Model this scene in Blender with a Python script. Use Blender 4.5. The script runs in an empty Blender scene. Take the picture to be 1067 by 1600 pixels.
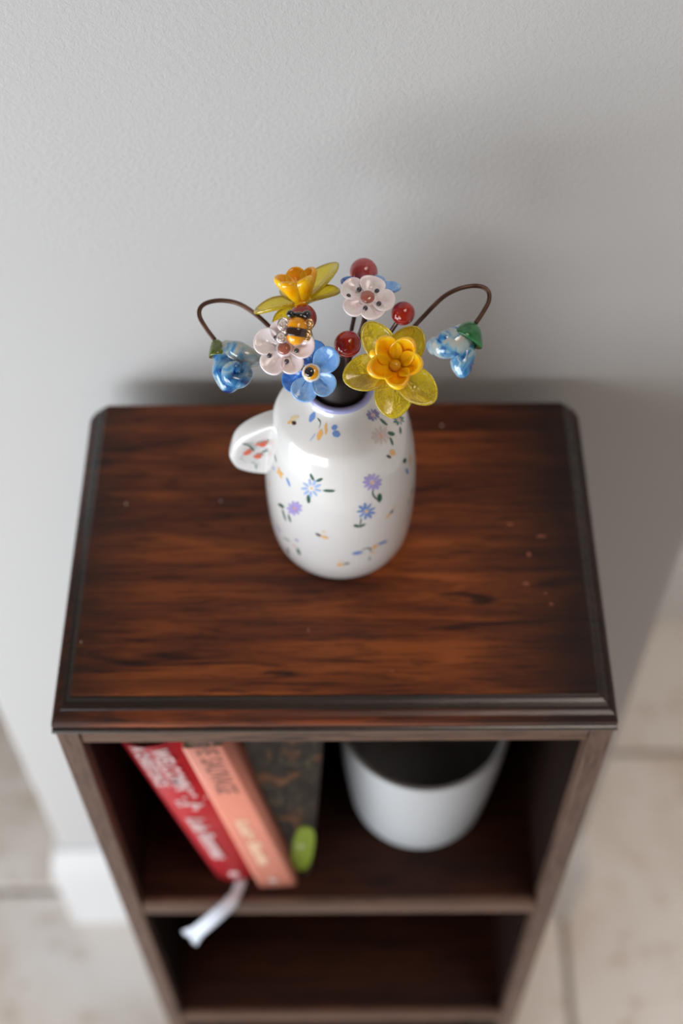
import bpy, bmesh, math, random
from mathutils import Vector, Matrix
from math import sin, cos, pi
random.seed(7)
C = bpy.context.scene.collection
SC = bpy.context.scene

# ---------------------------------------------------------------- camera
# metres; origin = middle of the bookcase's top front edge, z = 0 is its top
CAM = Vector((0.00699, -0.33162, 0.65469))
CR = Vector((0.999973, -0.003326, -0.006559))
CU = Vector((0.006503, 0.816395, 0.577457))
CB = Vector((0.003435, -0.577484, 0.816395))       # towards the viewer
FPX = 2178.13
cd = bpy.data.cameras.new('camera'); cam = bpy.data.objects.new('camera', cd); C.objects.link(cam)
cam.matrix_world = Matrix(((CR.x, CU.x, CB.x, CAM.x), (CR.y, CU.y, CB.y, CAM.y), (CR.z, CU.z, CB.z, CAM.z), (0, 0, 0, 1)))
cd.sensor_fit = 'VERTICAL'; cd.sensor_height = 36; cd.lens = FPX / 1600 * 36
cd.clip_start = 0.02
cd.dof.use_dof = True; cd.dof.focus_distance = 0.648; cd.dof.aperture_fstop = 3.6
SC.camera = cam

# ---------------------------------------------------------------- world and light
w = bpy.data.worlds.new('world'); SC.world = w; w.use_nodes = True
bg = w.node_tree.nodes['Background']
bg.inputs[0].default_value = (1.0, 0.70, 0.50, 1); bg.inputs[1].default_value = 0.16

def area(name, loc, target, sx, sy, power, col):
    l = bpy.data.lights.new(name, 'AREA'); l.shape = 'RECTANGLE'; l.size = sx; l.size_y = sy
    l.energy = power; l.color = col
    o = bpy.data.objects.new(name, l); C.objects.link(o); o.location = loc
    o.rotation_euler = (Vector(target) - Vector(loc)).to_track_quat('-Z', 'Y').to_euler()
    return o
area('window_daylight', (-1.0, -1.60, 0.0), (0.0, 0.15, -0.05), 0.9, 1.0, 20, (0.90, 0.95, 1.0))
area('side_daylight_fill', (-1.30, -0.62, -0.30), (-0.1, 0.15, -0.2), 0.9, 1.0, 22, (0.90, 0.95, 1.0))  # added second daylight source, brightens the floor and wall on the left
area('overhead_warm_fill', (0.75, -0.30, 1.40), (0.5, 0.0, -0.96), 0.9, 0.9, 2.9, (1.0, 0.86, 0.76)).data.spread = math.radians(60)  # added warm fill in place of ceiling bounce, lifts the right floor
SC.view_settings.view_transform = 'Standard'; SC.view_settings.look = 'None'
SC.view_settings.exposure = 0.0; SC.view_settings.gamma = 1.0; SC.view_settings.use_curve_mapping = False

# ---------------------------------------------------------------- helpers
def at(px, py, d):
    """point seen at a place of the photograph, d metres in front of the camera"""
    return CAM + d * (-CB + CR * ((px - 533.5) / FPX) - CU * ((py - 800) / FPX))
def link(o, parent=None):
    C.objects.link(o)
    if parent is not None: o.parent = parent
    return o
def worldloc(p):
    v = Vector((0, 0, 0))
    while p is not None: v += p.location; p = p.parent
    return v
def obj(name, V, Fc, mat, parent=None, smooth=True, mats=None, fm=None, bevel=0, sub=0):
    """one mesh object; vertices are given in world coordinates"""
    off = worldloc(parent)
    me = bpy.data.meshes.new(name); me.from_pydata([tuple(Vector(v) - off) for v in V], [], Fc)
    for m in (mats or [mat]): me.materials.append(m)
    if fm:
        for p, i in zip(me.polygons, fm): p.material_index = i
    bm = bmesh.new(); bm.from_mesh(me); bmesh.ops.recalc_face_normals(bm, faces=bm.faces); bm.to_mesh(me); bm.free()
    for p in me.polygons: p.use_smooth = smooth
    o = bpy.data.objects.new(name, me); link(o, parent)
    if bevel:
        b = o.modifiers.new('bevel', 'BEVEL'); b.width = bevel; b.segments = 3; b.limit_method = 'ANGLE'; b.angle_limit = 0.6
    if sub:
        s = o.modifiers.new('sub', 'SUBSURF'); s.levels = sub; s.render_levels = sub
    return o
def tag(o, label=None, cat=None, group=None, kind=None):
    if label: o['label'] = label
    if cat: o['category'] = cat
    if group: o['group'] = group
    if kind: o['kind'] = kind
    return o
def thing(name, loc, label, cat, group=None):
    o = bpy.data.objects.new(name, None); C.objects.link(o); o.location = loc; o.empty_display_size = .01
    return tag(o, label, cat, group)
def box(x0, x1, y0, y1, z0, z1):
    V = [(x, y, z) for z in (z0, z1) for y in (y0, y1) for x in (x0, x1)]
    return V, [(0, 2, 3, 1), (4, 5, 7, 6), (0, 1, 5, 4), (2, 6, 7, 3), (0, 4, 6, 2), (1, 3, 7, 5)]
def prism(poly, z0, z1):
    n = len(poly)
    V = [(x, y, z0) for x, y in poly] + [(x, y, z1) for x, y in poly]
    Fc = [tuple(range(n))[::-1], tuple(range(n, 2 * n))] + [(i, (i + 1) % n, n + (i + 1) % n, n + i) for i in range(n)]
    return V, Fc
def xform(V, f): return [f(Vector(v)) for v in V]
def catmull(P, n=8):
    P = [Vector(p) for p in P]; Q = [P[0] * 2 - P[1]] + P + [P[-1] * 2 - P[-2]]; out = []
    for i in range(1, len(Q) - 2):
        for k in range(n):
            t = k / n; a, b, c_, d = Q[i - 1], Q[i], Q[i + 1], Q[i + 2]
            out.append(0.5 * ((2 * b) + (c_ - a) * t + (2 * a - 5 * b + 4 * c_ - d) * t * t + (3 * b - a - 3 * c_ + d) * t ** 3))
    return out + [P[-1]]
def tube(P, r, n=10, rf=None, cap=True):
    P = [Vector(p) for p in P]; V = []; Fc = []; up = None
    for i, p in enumerate(P):
        t = (P[min(i + 1, len(P) - 1)] - P[max(i - 1, 0)]).normalized()
        if up is None: up = t.orthogonal().normalized()
        up = (up - t * up.dot(t)).normalized(); s = t.cross(up)
        rr = r * (rf(i / (len(P) - 1)) if rf else 1)
        V += [p + (up * cos(a) + s * sin(a)) * rr for a in [2 * pi * k / n for k in range(n)]]
    for i in range(len(P) - 1):
        for k in range(n): Fc.append((i * n + k, i * n + (k + 1) % n, (i + 1) * n + (k + 1) % n, (i + 1) * n + k))
    if cap: Fc += [tuple(range(n))[::-1], tuple(range((len(P) - 1) * n, len(P) * n))]
    return V, Fc
def lathe(prof, cx, cy, n=64, close=False):
    V = []; Fc = []; m = len(prof)
    for r, z in prof: V += [(cx + r * cos(2 * pi * k / n), cy + r * sin(2 * pi * k / n), z) for k in range(n)]
    for i in range(m - 1):
        for k in range(n): Fc.append((i * n + k, i * n + (k + 1) % n, (i + 1) * n + (k + 1) % n, (i + 1) * n + k))
    Fc.append(tuple(range(n))[::-1]); Fc.append(tuple(range((m - 1) * n, m * n)))
    return V, Fc
def ball(c, r, n=20, m=12, sq=(1, 1, 1), basis=None):
    bx, by, bz = basis or (Vector((1, 0, 0)), Vector((0, 1, 0)), Vector((0, 0, 1)))
    V = []; Fc = []; c = Vector(c)
    for i in range(m + 1):
        a = pi * i / m
        for k in range(n):
            b = 2 * pi * k / n
            V.append(c + (bx * (sin(a) * cos(b) * sq[0]) + by * (sin(a) * sin(b) * sq[1]) + bz * (cos(a) * sq[2])) * r)
    for i in range(m):
        for k in range(n):
            q = [i * n + k, i * n + (k + 1) % n, (i + 1) * n + (k + 1) % n, (i + 1) * n + k]
            Fc.append(tuple(q))
    # weld the poles
    V2 = [V[0]] + V[n:m * n] + [V[-1]]
    ix = lambda j: 0 if j < n else (len(V2) - 1 if j >= m * n else j - n + 1)
    F2 = []
    for q in Fc:
        s = []
        for j in q:
            j = ix(j)
            if j not in s: s.append(j)
        if len(s) > 2: F2.append(tuple(s))
    return V2, F2
def merge(*parts):
    V = []; Fc = []
    for v, f in parts:
        o = len(V); V += list(v); Fc += [tuple(i + o for i in q) for q in f]
    return V, Fc
def text(body, size, M, mat, parent, name='lettering', sx=1, bold=0.0, shear=0.0, spacing=1.0):
    cu = bpy.data.curves.new('t', 'FONT'); cu.body = body; cu.size = size; cu.extrude = 0.0001; cu.offset = bold; cu.shear = shear
    cu.space_character = spacing; cu.align_y = 'CENTER'; cu.resolution_u = 3
    t = bpy.data.objects.new('t', cu); C.objects.link(t)
    dg = bpy.context.evaluated_depsgraph_get(); me = bpy.data.meshes.new_from_object(t.evaluated_get(dg))
    bpy.data.objects.remove(t)
    off = worldloc(parent)
    for v in me.vertices: v.co = (M @ Vector((v.co.x * sx, v.co.y, v.co.z))) - off
    me.materials.clear(); me.materials.append(mat); me.name = name
    return link(bpy.data.objects.new(name, me), parent)

# ---------------------------------------------------------------- materials
class NT:
    def __init__(s, name):
        s.m = bpy.data.materials.new(name); s.m.use_nodes = True; s.t = s.m.node_tree
        s.b = s.t.nodes['Principled BSDF']; s.out = s.t.nodes['Material Output']
    def n(s, typ, ins=None, **kw):
        x = s.t.nodes.new(typ)
        for k, v in kw.items(): setattr(x, k, v)
        for k, v in (ins or {}).items(): s.set(x.inputs[k], v)
        return x
    def set(s, inp, v):
        if isinstance(v, bpy.types.NodeSocket): s.t.links.new(v, inp)
        else:
            if isinstance(v, (tuple, list)) and len(v) == 3 and inp.type == 'RGBA': v = (*v, 1)
            inp.default_value = v
    def p(s, **kw):
        for k, v in kw.items(): s.set(s.b.inputs[k.replace('_', ' ')], v)
        return s
    def coord(s, scale=(1, 1, 1), loc=(0, 0, 0), rot=(0, 0, 0)):
        t = s.n('ShaderNodeTexCoord'); return s.n('ShaderNodeMapping', {0: t.outputs['Object'], 1: loc, 2: rot, 3: scale}).outputs[0]
    def noise(s, vec, scale=1, detail=4, rough=.5, dist=0):
        return s.n('ShaderNodeTexNoise', {'Vector': vec, 'Scale': scale, 'Detail': detail, 'Roughness': rough, 'Distortion': dist}).outputs['Fac']
    def ramp(s, fac, stops):
        r = s.n('ShaderNodeValToRGB', {'Fac': fac}); e = r.color_ramp.elements
        while len(e) < len(stops): e.new(0.5)
        for el, (q, col) in zip(e, stops): el.position = q; el.color = (*col, 1) if len(col) == 3 else col
        return r.outputs['Color']
    def mix(s, fac, a, b, mode='MIX'):
        x = s.n('ShaderNodeMix', data_type='RGBA', blend_type=mode)
        s.set(x.inputs[0], fac); s.set(x.inputs[6], a); s.set(x.inputs[7], b); return x.outputs[2]
    def math(s, op, a, b=0.0, clamp=False):
        x = s.n('ShaderNodeMath', operation=op, use_clamp=clamp); s.set(x.inputs[0], a); s.set(x.inputs[1], b); return x.outputs[0]
    def bump(s, h, strength=.3, dist=.0005):
        s.set(s.b.inputs['Normal'], s.n('ShaderNodeBump', {'Height': h, 'Strength': strength, 'Distance': dist}).outputs[0]); return s
def simple(name, col, rough=.5, **kw):
    return NT(name).p(Base_Color=col, Roughness=rough, **kw).m

def wood(name, axis, dark, mid, light, rough=.38, ends=False, gain=1.0, coat=.15, spec=.35):
    k = NT(name)
    g = {'x': (4.5, 52, 52), 'z': (52, 52, 4.5)}[axis]; h = {'x': (38, 520, 520), 'z': (520, 520, 38)}[axis]; f = {'x': (9, 62, 62), 'z': (62, 62, 9)}[axis]
    a = k.noise(k.coord(g, (3, 1, 2)), 1.3, 6, .6, .9)
    b = k.noise(k.coord(h), 1, 4, .65, .3)
    d = k.noise(k.coord(f, (7, 5, 1)), 1.0, 5, .62, 1.6)
    base = k.ramp(a, [(.24, dark), (.44, mid), (.74, light)])
    fine = k.ramp(b, [(.38, (.34, .30, .28)), (.50, (1, 1, 1))])
    fig = k.ramp(d, [(.31, (.10, .07, .07)), (.37, (.55, .50, .48)), (.43, (1, 1, 1))])
    col = k.mix(.75, base, fine, 'MULTIPLY'); col = k.mix(.9, col, fig, 'MULTIPLY')
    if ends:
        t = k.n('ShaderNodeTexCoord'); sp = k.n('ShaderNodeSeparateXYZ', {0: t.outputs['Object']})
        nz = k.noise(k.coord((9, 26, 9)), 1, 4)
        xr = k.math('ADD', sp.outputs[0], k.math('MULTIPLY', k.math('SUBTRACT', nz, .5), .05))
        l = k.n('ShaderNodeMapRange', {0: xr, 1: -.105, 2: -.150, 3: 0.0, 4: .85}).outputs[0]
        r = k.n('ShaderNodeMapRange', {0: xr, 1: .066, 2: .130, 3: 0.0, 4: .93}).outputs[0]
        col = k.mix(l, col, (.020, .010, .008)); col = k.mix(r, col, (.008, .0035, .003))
    k.p(Base_Color=col, Roughness=k.ramp(b, [(.3, (rough + .15,) * 3), (.6, (rough,) * 3)]), Coat_Weight=coat, Coat_Roughness=.22)
    k.p(Specular_IOR_Level=spec)
    return k.bump(b, .25, .0004).m
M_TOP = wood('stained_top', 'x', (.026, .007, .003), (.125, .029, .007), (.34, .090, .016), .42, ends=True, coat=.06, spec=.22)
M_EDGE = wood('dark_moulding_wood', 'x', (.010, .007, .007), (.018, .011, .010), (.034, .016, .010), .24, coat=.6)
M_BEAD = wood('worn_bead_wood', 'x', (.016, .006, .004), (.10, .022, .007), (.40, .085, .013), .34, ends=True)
M_FRONT = wood('brown_front_wood', 'x', (.055, .030, .020), (.105, .055, .036), (.17, .085, .052), .5, coat=.2)
M_SIDE = wood('brown_upright_wood', 'z', (.050, .028, .020), (.095, .052, .036), (.14, .072, .046), .5, coat=.2)
M_SHELF = wood('shaded_shelf_wood', 'x', (.007, .002, .0012), (.022, .0052, .002), (.050, .012, .0035), .5, coat=0, spec=.2)  # colour lowered so the shelves carry the shade of the interior
M_INNER = wood('shaded_inner_wood', 'z', (.003, .0012, .0009), (.007, .0022, .0012), (.014, .004, .002), .6, coat=.0, spec=.12)  # interior shade put into the wood colour of the inner faces

k = NT('matt_wall_paint')
v = k.coord()
n1 = k.noise(v, 420, 3, .6, .5); n2 = k.noise(v, 1400, 2, .5)
k.p(Base_Color=(.54, .54, .535), Roughness=.75); k.bump(k.math('ADD', n1, k.math('MULTIPLY', n2, .3)), .35, .0012); M_WALL = k.m
M_GLOSS = simple('white_trim_paint', (.74, .75, .76), .35)
def stone(i):
    k = NT('limestone_tile')
    a = k.noise(k.coord((1, 1, 1), (i * 3.1, i, 0)), 5, 6, .6, .6); b = k.noise(k.coord((1, 1, 1), (0, i * 2.3, 0)), 26, 5, .6, .3)
    c1 = k.ramp(a, [(.3, (.52, .45, .38)), (.5, (.68, .64, .59)), (.7, (.74, .72, .70))])
    c2 = k.ramp(b, [(.28, (.62, .52, .42)), (.45, (1, 1, 1))])
    k.p(Base_Color=k.mix(.8, c1, c2, 'MULTIPLY'), Roughness=.55); return k.bump(b, .2, .001).m
M_STONE = [stone(i) for i in range(3)]
M_GROUT = simple('grout', (.34, .30, .26), .9)

# ---------------------------------------------------------------- setting
FZ = -.958; WY = .2345
def struct(name, V, Fc, mat, parent=None, **kw):
    o = obj(name, V, Fc, mat, parent, smooth=False, **kw); 
    if parent is None: o['kind'] = 'structure'
    return o
fl = struct('floor', *box(-2.6, 1.2, -2.6, 1.5, FZ - .05, FZ - .006), M_GROUT)
cols = [(-1.90, -1.30, -.02), (-1.30, -.70, -.34), (-.70, -.10, .26), (-.10, .257, -.165), (.257, .857, .435)]
ti = 0
for x0, x1, j in cols:
    ys = sorted([j + .6 * q for q in range(-4, 3)])
    for y0, y1 in zip(ys, ys[1:]):
        if y1 < -1.2 or y0 > 1.3: continue
        V, Fc = box(x0 + .004, x1 - .004, y0 + .004, y1 - .004, FZ - .012, FZ)
        o = obj('stone_tile', V, Fc, M_STONE[ti % 3], fl, smooth=False, bevel=.003); ti += 1
WL, WR = -.300, .2540
struct('wall_back', *box(WL, WR, WY, WY + .16, FZ, .95), M_WALL, bevel=.004)
# skirting wraps the front and both ends of the wall
def skirt(name, path, h):
    prof = [(0, 0), (.0145, 0), (.0145, h - .045), (.0125, h - .036), (.0125, h - .028), (.009, h - .018), (.006, h - .010), (.005, h), (0, h)]
    V = []; Fc = []; n = len(prof)
    for i, (x, y) in enumerate(path):
        dx0, dy0 = (path[i][0] - path[i - 1][0], path[i][1] - path[i - 1][1]) if i else (0, 0)
        dx1, dy1 = (path[i + 1][0] - x, path[i + 1][1] - y) if i < len(path) - 1 else (dx0, dy0)
        if not i: dx0, dy0 = dx1, dy1
        n0 = Vector((dy0, -dx0)).normalized(); n1 = Vector((dy1, -dx1)).normalized(); m = (n0 + n1); m = m / (m.dot(n0))
        V += [(x + m.x * d, y + m.y * d, FZ + z) for d, z in prof]
    for i in range(len(path) - 1):
        for q in range(n): Fc.append((i * n + q, i * n + (q + 1) % n, (i + 1) * n + (q + 1) % n, (i + 1) * n + q))
    Fc += [tuple(range(n)), tuple(range((len(path) - 1) * n, len(path) * n))]
    return struct(name, V, Fc, M_GLOSS)
skirt('baseboard_back', [(WL, WY + .16), (WL, WY), (WR, WY), (WR, WY + .16)], .200)
# the room beyond, to the right of the pier
struct('wall_far', *box(-2.6, 1.2, 1.5, 1.6, FZ, .95), M_WALL)
struct('wall_right', *box(1.2, 1.3, -2.6, 1.5, FZ, .95), M_WALL)
struct('wall_alcove', *box(.2, 1.2, .640, .72, FZ, .95), M_WALL)
skirt('baseboard_right', [(1.2, .64), (1.2, -2.6)], .16)
skirt('baseboard_alcove', [(.2, .640), (1.2, .640)], .16)

# ---------------------------------------------------------------- bookcase
bc = thing('bookcase', (0, .106, FZ), 'small dark stained wooden bookcase with moulded top standing against the wall', 'bookcase')
B = .2124
def rect(sx, fy, by, z, cr=.0):
    hx = .1391 + sx; y0 = .0144 - fy; y1 = B + by; cr *= .6
    return [(-hx, y0, z), (hx, y0, z), (hx, y1 - cr, z), (hx - cr * .35, y1 - cr * .3, z), (hx - cr, y1, z), (-hx + cr, y1, z), (-hx + cr * .35, y1 - cr * .3, z), (-hx, y1 - cr, z)]
def rings(R):
    V = []; Fc = []; n = len(R[0])
    for r in R: V += r
    for i in range(len(R) - 1):
        for q in range(n): Fc.append((i * n + q, i * n + (q + 1) % n, (i + 1) * n + (q + 1) % n, (i + 1) * n + q))
    Fc += [tuple(range(n)), tuple(range((len(R) - 1) * n, len(R) * n))]
    return V, Fc
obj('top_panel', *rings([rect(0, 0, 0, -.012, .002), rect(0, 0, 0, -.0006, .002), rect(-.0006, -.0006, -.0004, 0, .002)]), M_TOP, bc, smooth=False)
K = .0109 / .0144
def pr(L): return rings([rect(d * K, d, .0005, z, cr) for d, z, cr in L])
obj('top_moulding', *pr([(.0002, -.0100, .004), (.0002, -.0012, .004), (.0009, -.0016, .005), (.0028, -.0017, .006), (.0048, -.0022, .007), (.0066, -.0032, .008), (.0074, -.0046, .008), (.0076, -.0100, .008)]), M_EDGE, bc, smooth=False)
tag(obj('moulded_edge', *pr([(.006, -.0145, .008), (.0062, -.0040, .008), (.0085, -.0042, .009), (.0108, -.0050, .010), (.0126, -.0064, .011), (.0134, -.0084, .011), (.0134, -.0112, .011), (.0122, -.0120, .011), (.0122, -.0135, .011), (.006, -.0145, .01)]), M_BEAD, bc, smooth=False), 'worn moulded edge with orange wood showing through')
obj('lower_bead', *pr([(.006, -.0175, .008), (.0130, -.0175, .011), (.0142, -.0166, .011), (.0144, -.0150, .011), (.0138, -.0138, .011), (.0120, -.0132, .011), (.006, -.0130, .01)]), M_EDGE, bc, smooth=False)
for s in (-1, 1):
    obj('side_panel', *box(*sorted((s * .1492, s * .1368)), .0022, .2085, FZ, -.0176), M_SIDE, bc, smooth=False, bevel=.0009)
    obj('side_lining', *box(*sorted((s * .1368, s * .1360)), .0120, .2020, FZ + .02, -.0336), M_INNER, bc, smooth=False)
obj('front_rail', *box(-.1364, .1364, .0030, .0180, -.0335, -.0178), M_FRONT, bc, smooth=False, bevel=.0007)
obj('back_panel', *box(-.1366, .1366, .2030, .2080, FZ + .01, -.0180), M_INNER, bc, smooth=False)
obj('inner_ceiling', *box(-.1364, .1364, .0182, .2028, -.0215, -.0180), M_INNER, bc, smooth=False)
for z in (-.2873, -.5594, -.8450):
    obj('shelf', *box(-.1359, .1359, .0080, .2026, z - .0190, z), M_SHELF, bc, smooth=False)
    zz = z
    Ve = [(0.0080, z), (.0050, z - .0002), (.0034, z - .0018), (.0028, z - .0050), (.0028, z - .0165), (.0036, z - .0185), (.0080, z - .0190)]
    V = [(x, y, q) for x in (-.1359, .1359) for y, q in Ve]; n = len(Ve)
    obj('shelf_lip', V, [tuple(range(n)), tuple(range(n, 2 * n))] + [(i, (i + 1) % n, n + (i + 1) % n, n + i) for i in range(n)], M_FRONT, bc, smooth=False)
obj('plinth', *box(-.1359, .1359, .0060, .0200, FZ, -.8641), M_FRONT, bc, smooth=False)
# worn chips and scratches on the top
M_CHIP = simple('bare_worn_wood', (.24, .075, .038), .6); M_DUST = simple('pale_dust', (.55, .42, .38), .8)
for i, (px, py, a, b, mt) in enumerate([(826, 866, 8, 6, 0), (845, 838, 16, 3, 0), (822, 912, 10, 4, 0), (861, 944, 7, 3, 0), (852, 927, 4, 3, 0), (797, 819, 9, 4, 0), (197, 787, 4, 4, 1), (690, 665, 3.5, 3.5, 1), (127, 1003, 2.5, 2.5, 1), (345, 783, 3, 3, 1), (482, 985, 4, 5, 0), (612, 1048, 9, 2, 0), (876, 1087, 3, 2, 1)]):
    d = at(px, py, 1) - CAM; p = CAM + d * (-CAM.z / d.z); sc = d.length * (-CAM.z / d.z) / 2200
    if py > 1084: continue
    pts = [(p.x + a * sc * .5 * cos(t) * random.uniform(.7, 1.2), p.y + b * sc * .7 * sin(t) * random.uniform(.7, 1.2)) for t in [2 * pi * q / 10 for q in range(10)]]
    obj('worn_chip' if not mt else 'dust_speck', *prism(pts, -.0001, .00012), (M_CHIP, M_DUST)[mt], bc, smooth=False)

# ---------------------------------------------------------------- jug
JX, JY = .0040, .1205
PROF = [(0, .0335), (.0012, .0352), (.004, .0370), (.010, .0386), (.020, .0398), (.035, .0406), (.050, .0408), (.065, .0402), (.080, .0387), (.092, .0367), (.101, .0346), (.1060, .0325), (.1095, .0295), (.1140, .0246), (.118, .0203), (.1212, .0177), (.124, .0168)]
def jr(z):
    for (a, ra), (b, rb) in zip(PROF, PROF[1:]):
        if a <= z <= b: return ra + (rb - ra) * (z - a) / (b - a)
    return PROF[-1][1]
jug = thing('flower_jug', (JX, JY, 0), 'white ceramic jug painted with small flowers and bees, standing on the bookcase top', 'jug')
k = NT('white_glaze'); k.p(Base_Color=(.80, .80, .79), Roughness=.22, Coat_Weight=1.0, Coat_Roughness=.06)
M_GLAZE = k.m
M_LILAC = NT('lilac_glaze').p(Base_Color=(.36, .38, .72), Roughness=.2, Coat_Weight=1, Coat_Roughness=.05).m
def smooth_prof(pr_, n=4):
    q = catmull([(r, 0, z) for z, r in pr_], n); return [(p.x, p.z + 0.0) for p in q]
outer = smooth_prof(PROF)
outer = [(r, max(z, 0.0004)) for r, z in outer]
inner = [(.0142, .1235), (.0143, .119), (.020, .113), (.029, .103), (.034, .090), (.036, .05), (.034, .012), (.0, .006)]
bodyp = [(.029, .0012), (.0315, .0002)] + outer + [(.0155, .1238)] + inner[:-1] + [(.001, .006)]
obj('jug_body', *lathe(bodyp, JX, JY, 96), M_GLAZE, jug)
ringp = [(.0169, .1222), (.0173, .1232), (.0174, .1244), (.0170, .1253), (.0160, .1257), (.0148, .1253), (.0141, .1243), (.0139, .1225), (.0143, .1200)]
obj('lilac_rim', *lathe(ringp + [(.0152, .1205), (.0165, .1215)], JX, JY, 72), M_LILAC, jug)
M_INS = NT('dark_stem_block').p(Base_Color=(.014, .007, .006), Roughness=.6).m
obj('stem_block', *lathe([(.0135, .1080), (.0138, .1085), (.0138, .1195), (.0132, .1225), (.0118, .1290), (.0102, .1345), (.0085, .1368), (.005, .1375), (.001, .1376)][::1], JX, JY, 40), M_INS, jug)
# D-shaped ear handle
H = [(-.0250, .1040), (-.0330, .1012), (-.0408, .0966), (-.0470, .0912), (-.0515, .0850), (-.0540, .0765), (-.0545, .0735), (-.0535, .0690), (-.0510, .0645), (-.0450, .0612), (-.0390, .0597), (-.0320, .0590)]
H = [(p.x, p.z) for p in catmull([(x, 0, z) for x, z in H], 3)]
cxh, czh = -.036, .079
V = []; Fc = []; n = len(H)
layers = [(-.0052, .0060), (-.0062, .0036), (-.0058, .0016), (-.0042, .0004), (-.0015, 0), (.0020, 0), (.0045, .0006), (.0058, .0020), (.0062, .0040)]
for dy, ins in layers:
    for i, (x, z) in enumerate(H):
        a = Vector(H[max(i - 1, 0)]); b = Vector(H[min(i + 1, n - 1)]); t = (b - a).normalized(); nn = Vector((-t.y, t.x))
        if nn.dot(Vector((cxh - x, czh - z))) < 0: nn = -nn
        V.append((x + nn.x * ins, JY - .001 + dy, z + nn.y * ins))
for l in range(len(layers) - 1):
    for i in range(n): Fc.append((l * n + i, l * n + (i + 1) % n, (l + 1) * n + (i + 1) % n, (l + 1) * n + i))
Fc += [tuple(range(n)), tuple(range((len(layers) - 1) * n, len(layers) * n))]
hd = obj('handle', V, Fc, M_GLAZE, jug); tag(hd, 'ear shaped handle painted with a red flower')
PAINT = {}
for c_, col in dict(B=(.16, .30, .66), E=(.33, .47, .80), L=(.42, .36, .72), V=(.23, .20, .45), O=(.88, .50, .17), G=(.02, .11, .075), H=(.10, .20, .17), K=(.06, .03, .02), P=(.85, .45, .33), C=(.80, .66, .42), W=(.66, .58, .58), R=(.70, .16, .09)).items():
    PAINT[c_] = NT('paint_' + c_).p(Base_Color=col, Roughness=.3, Coat_Weight=1, Coat_Roughness=.08).m
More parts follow.
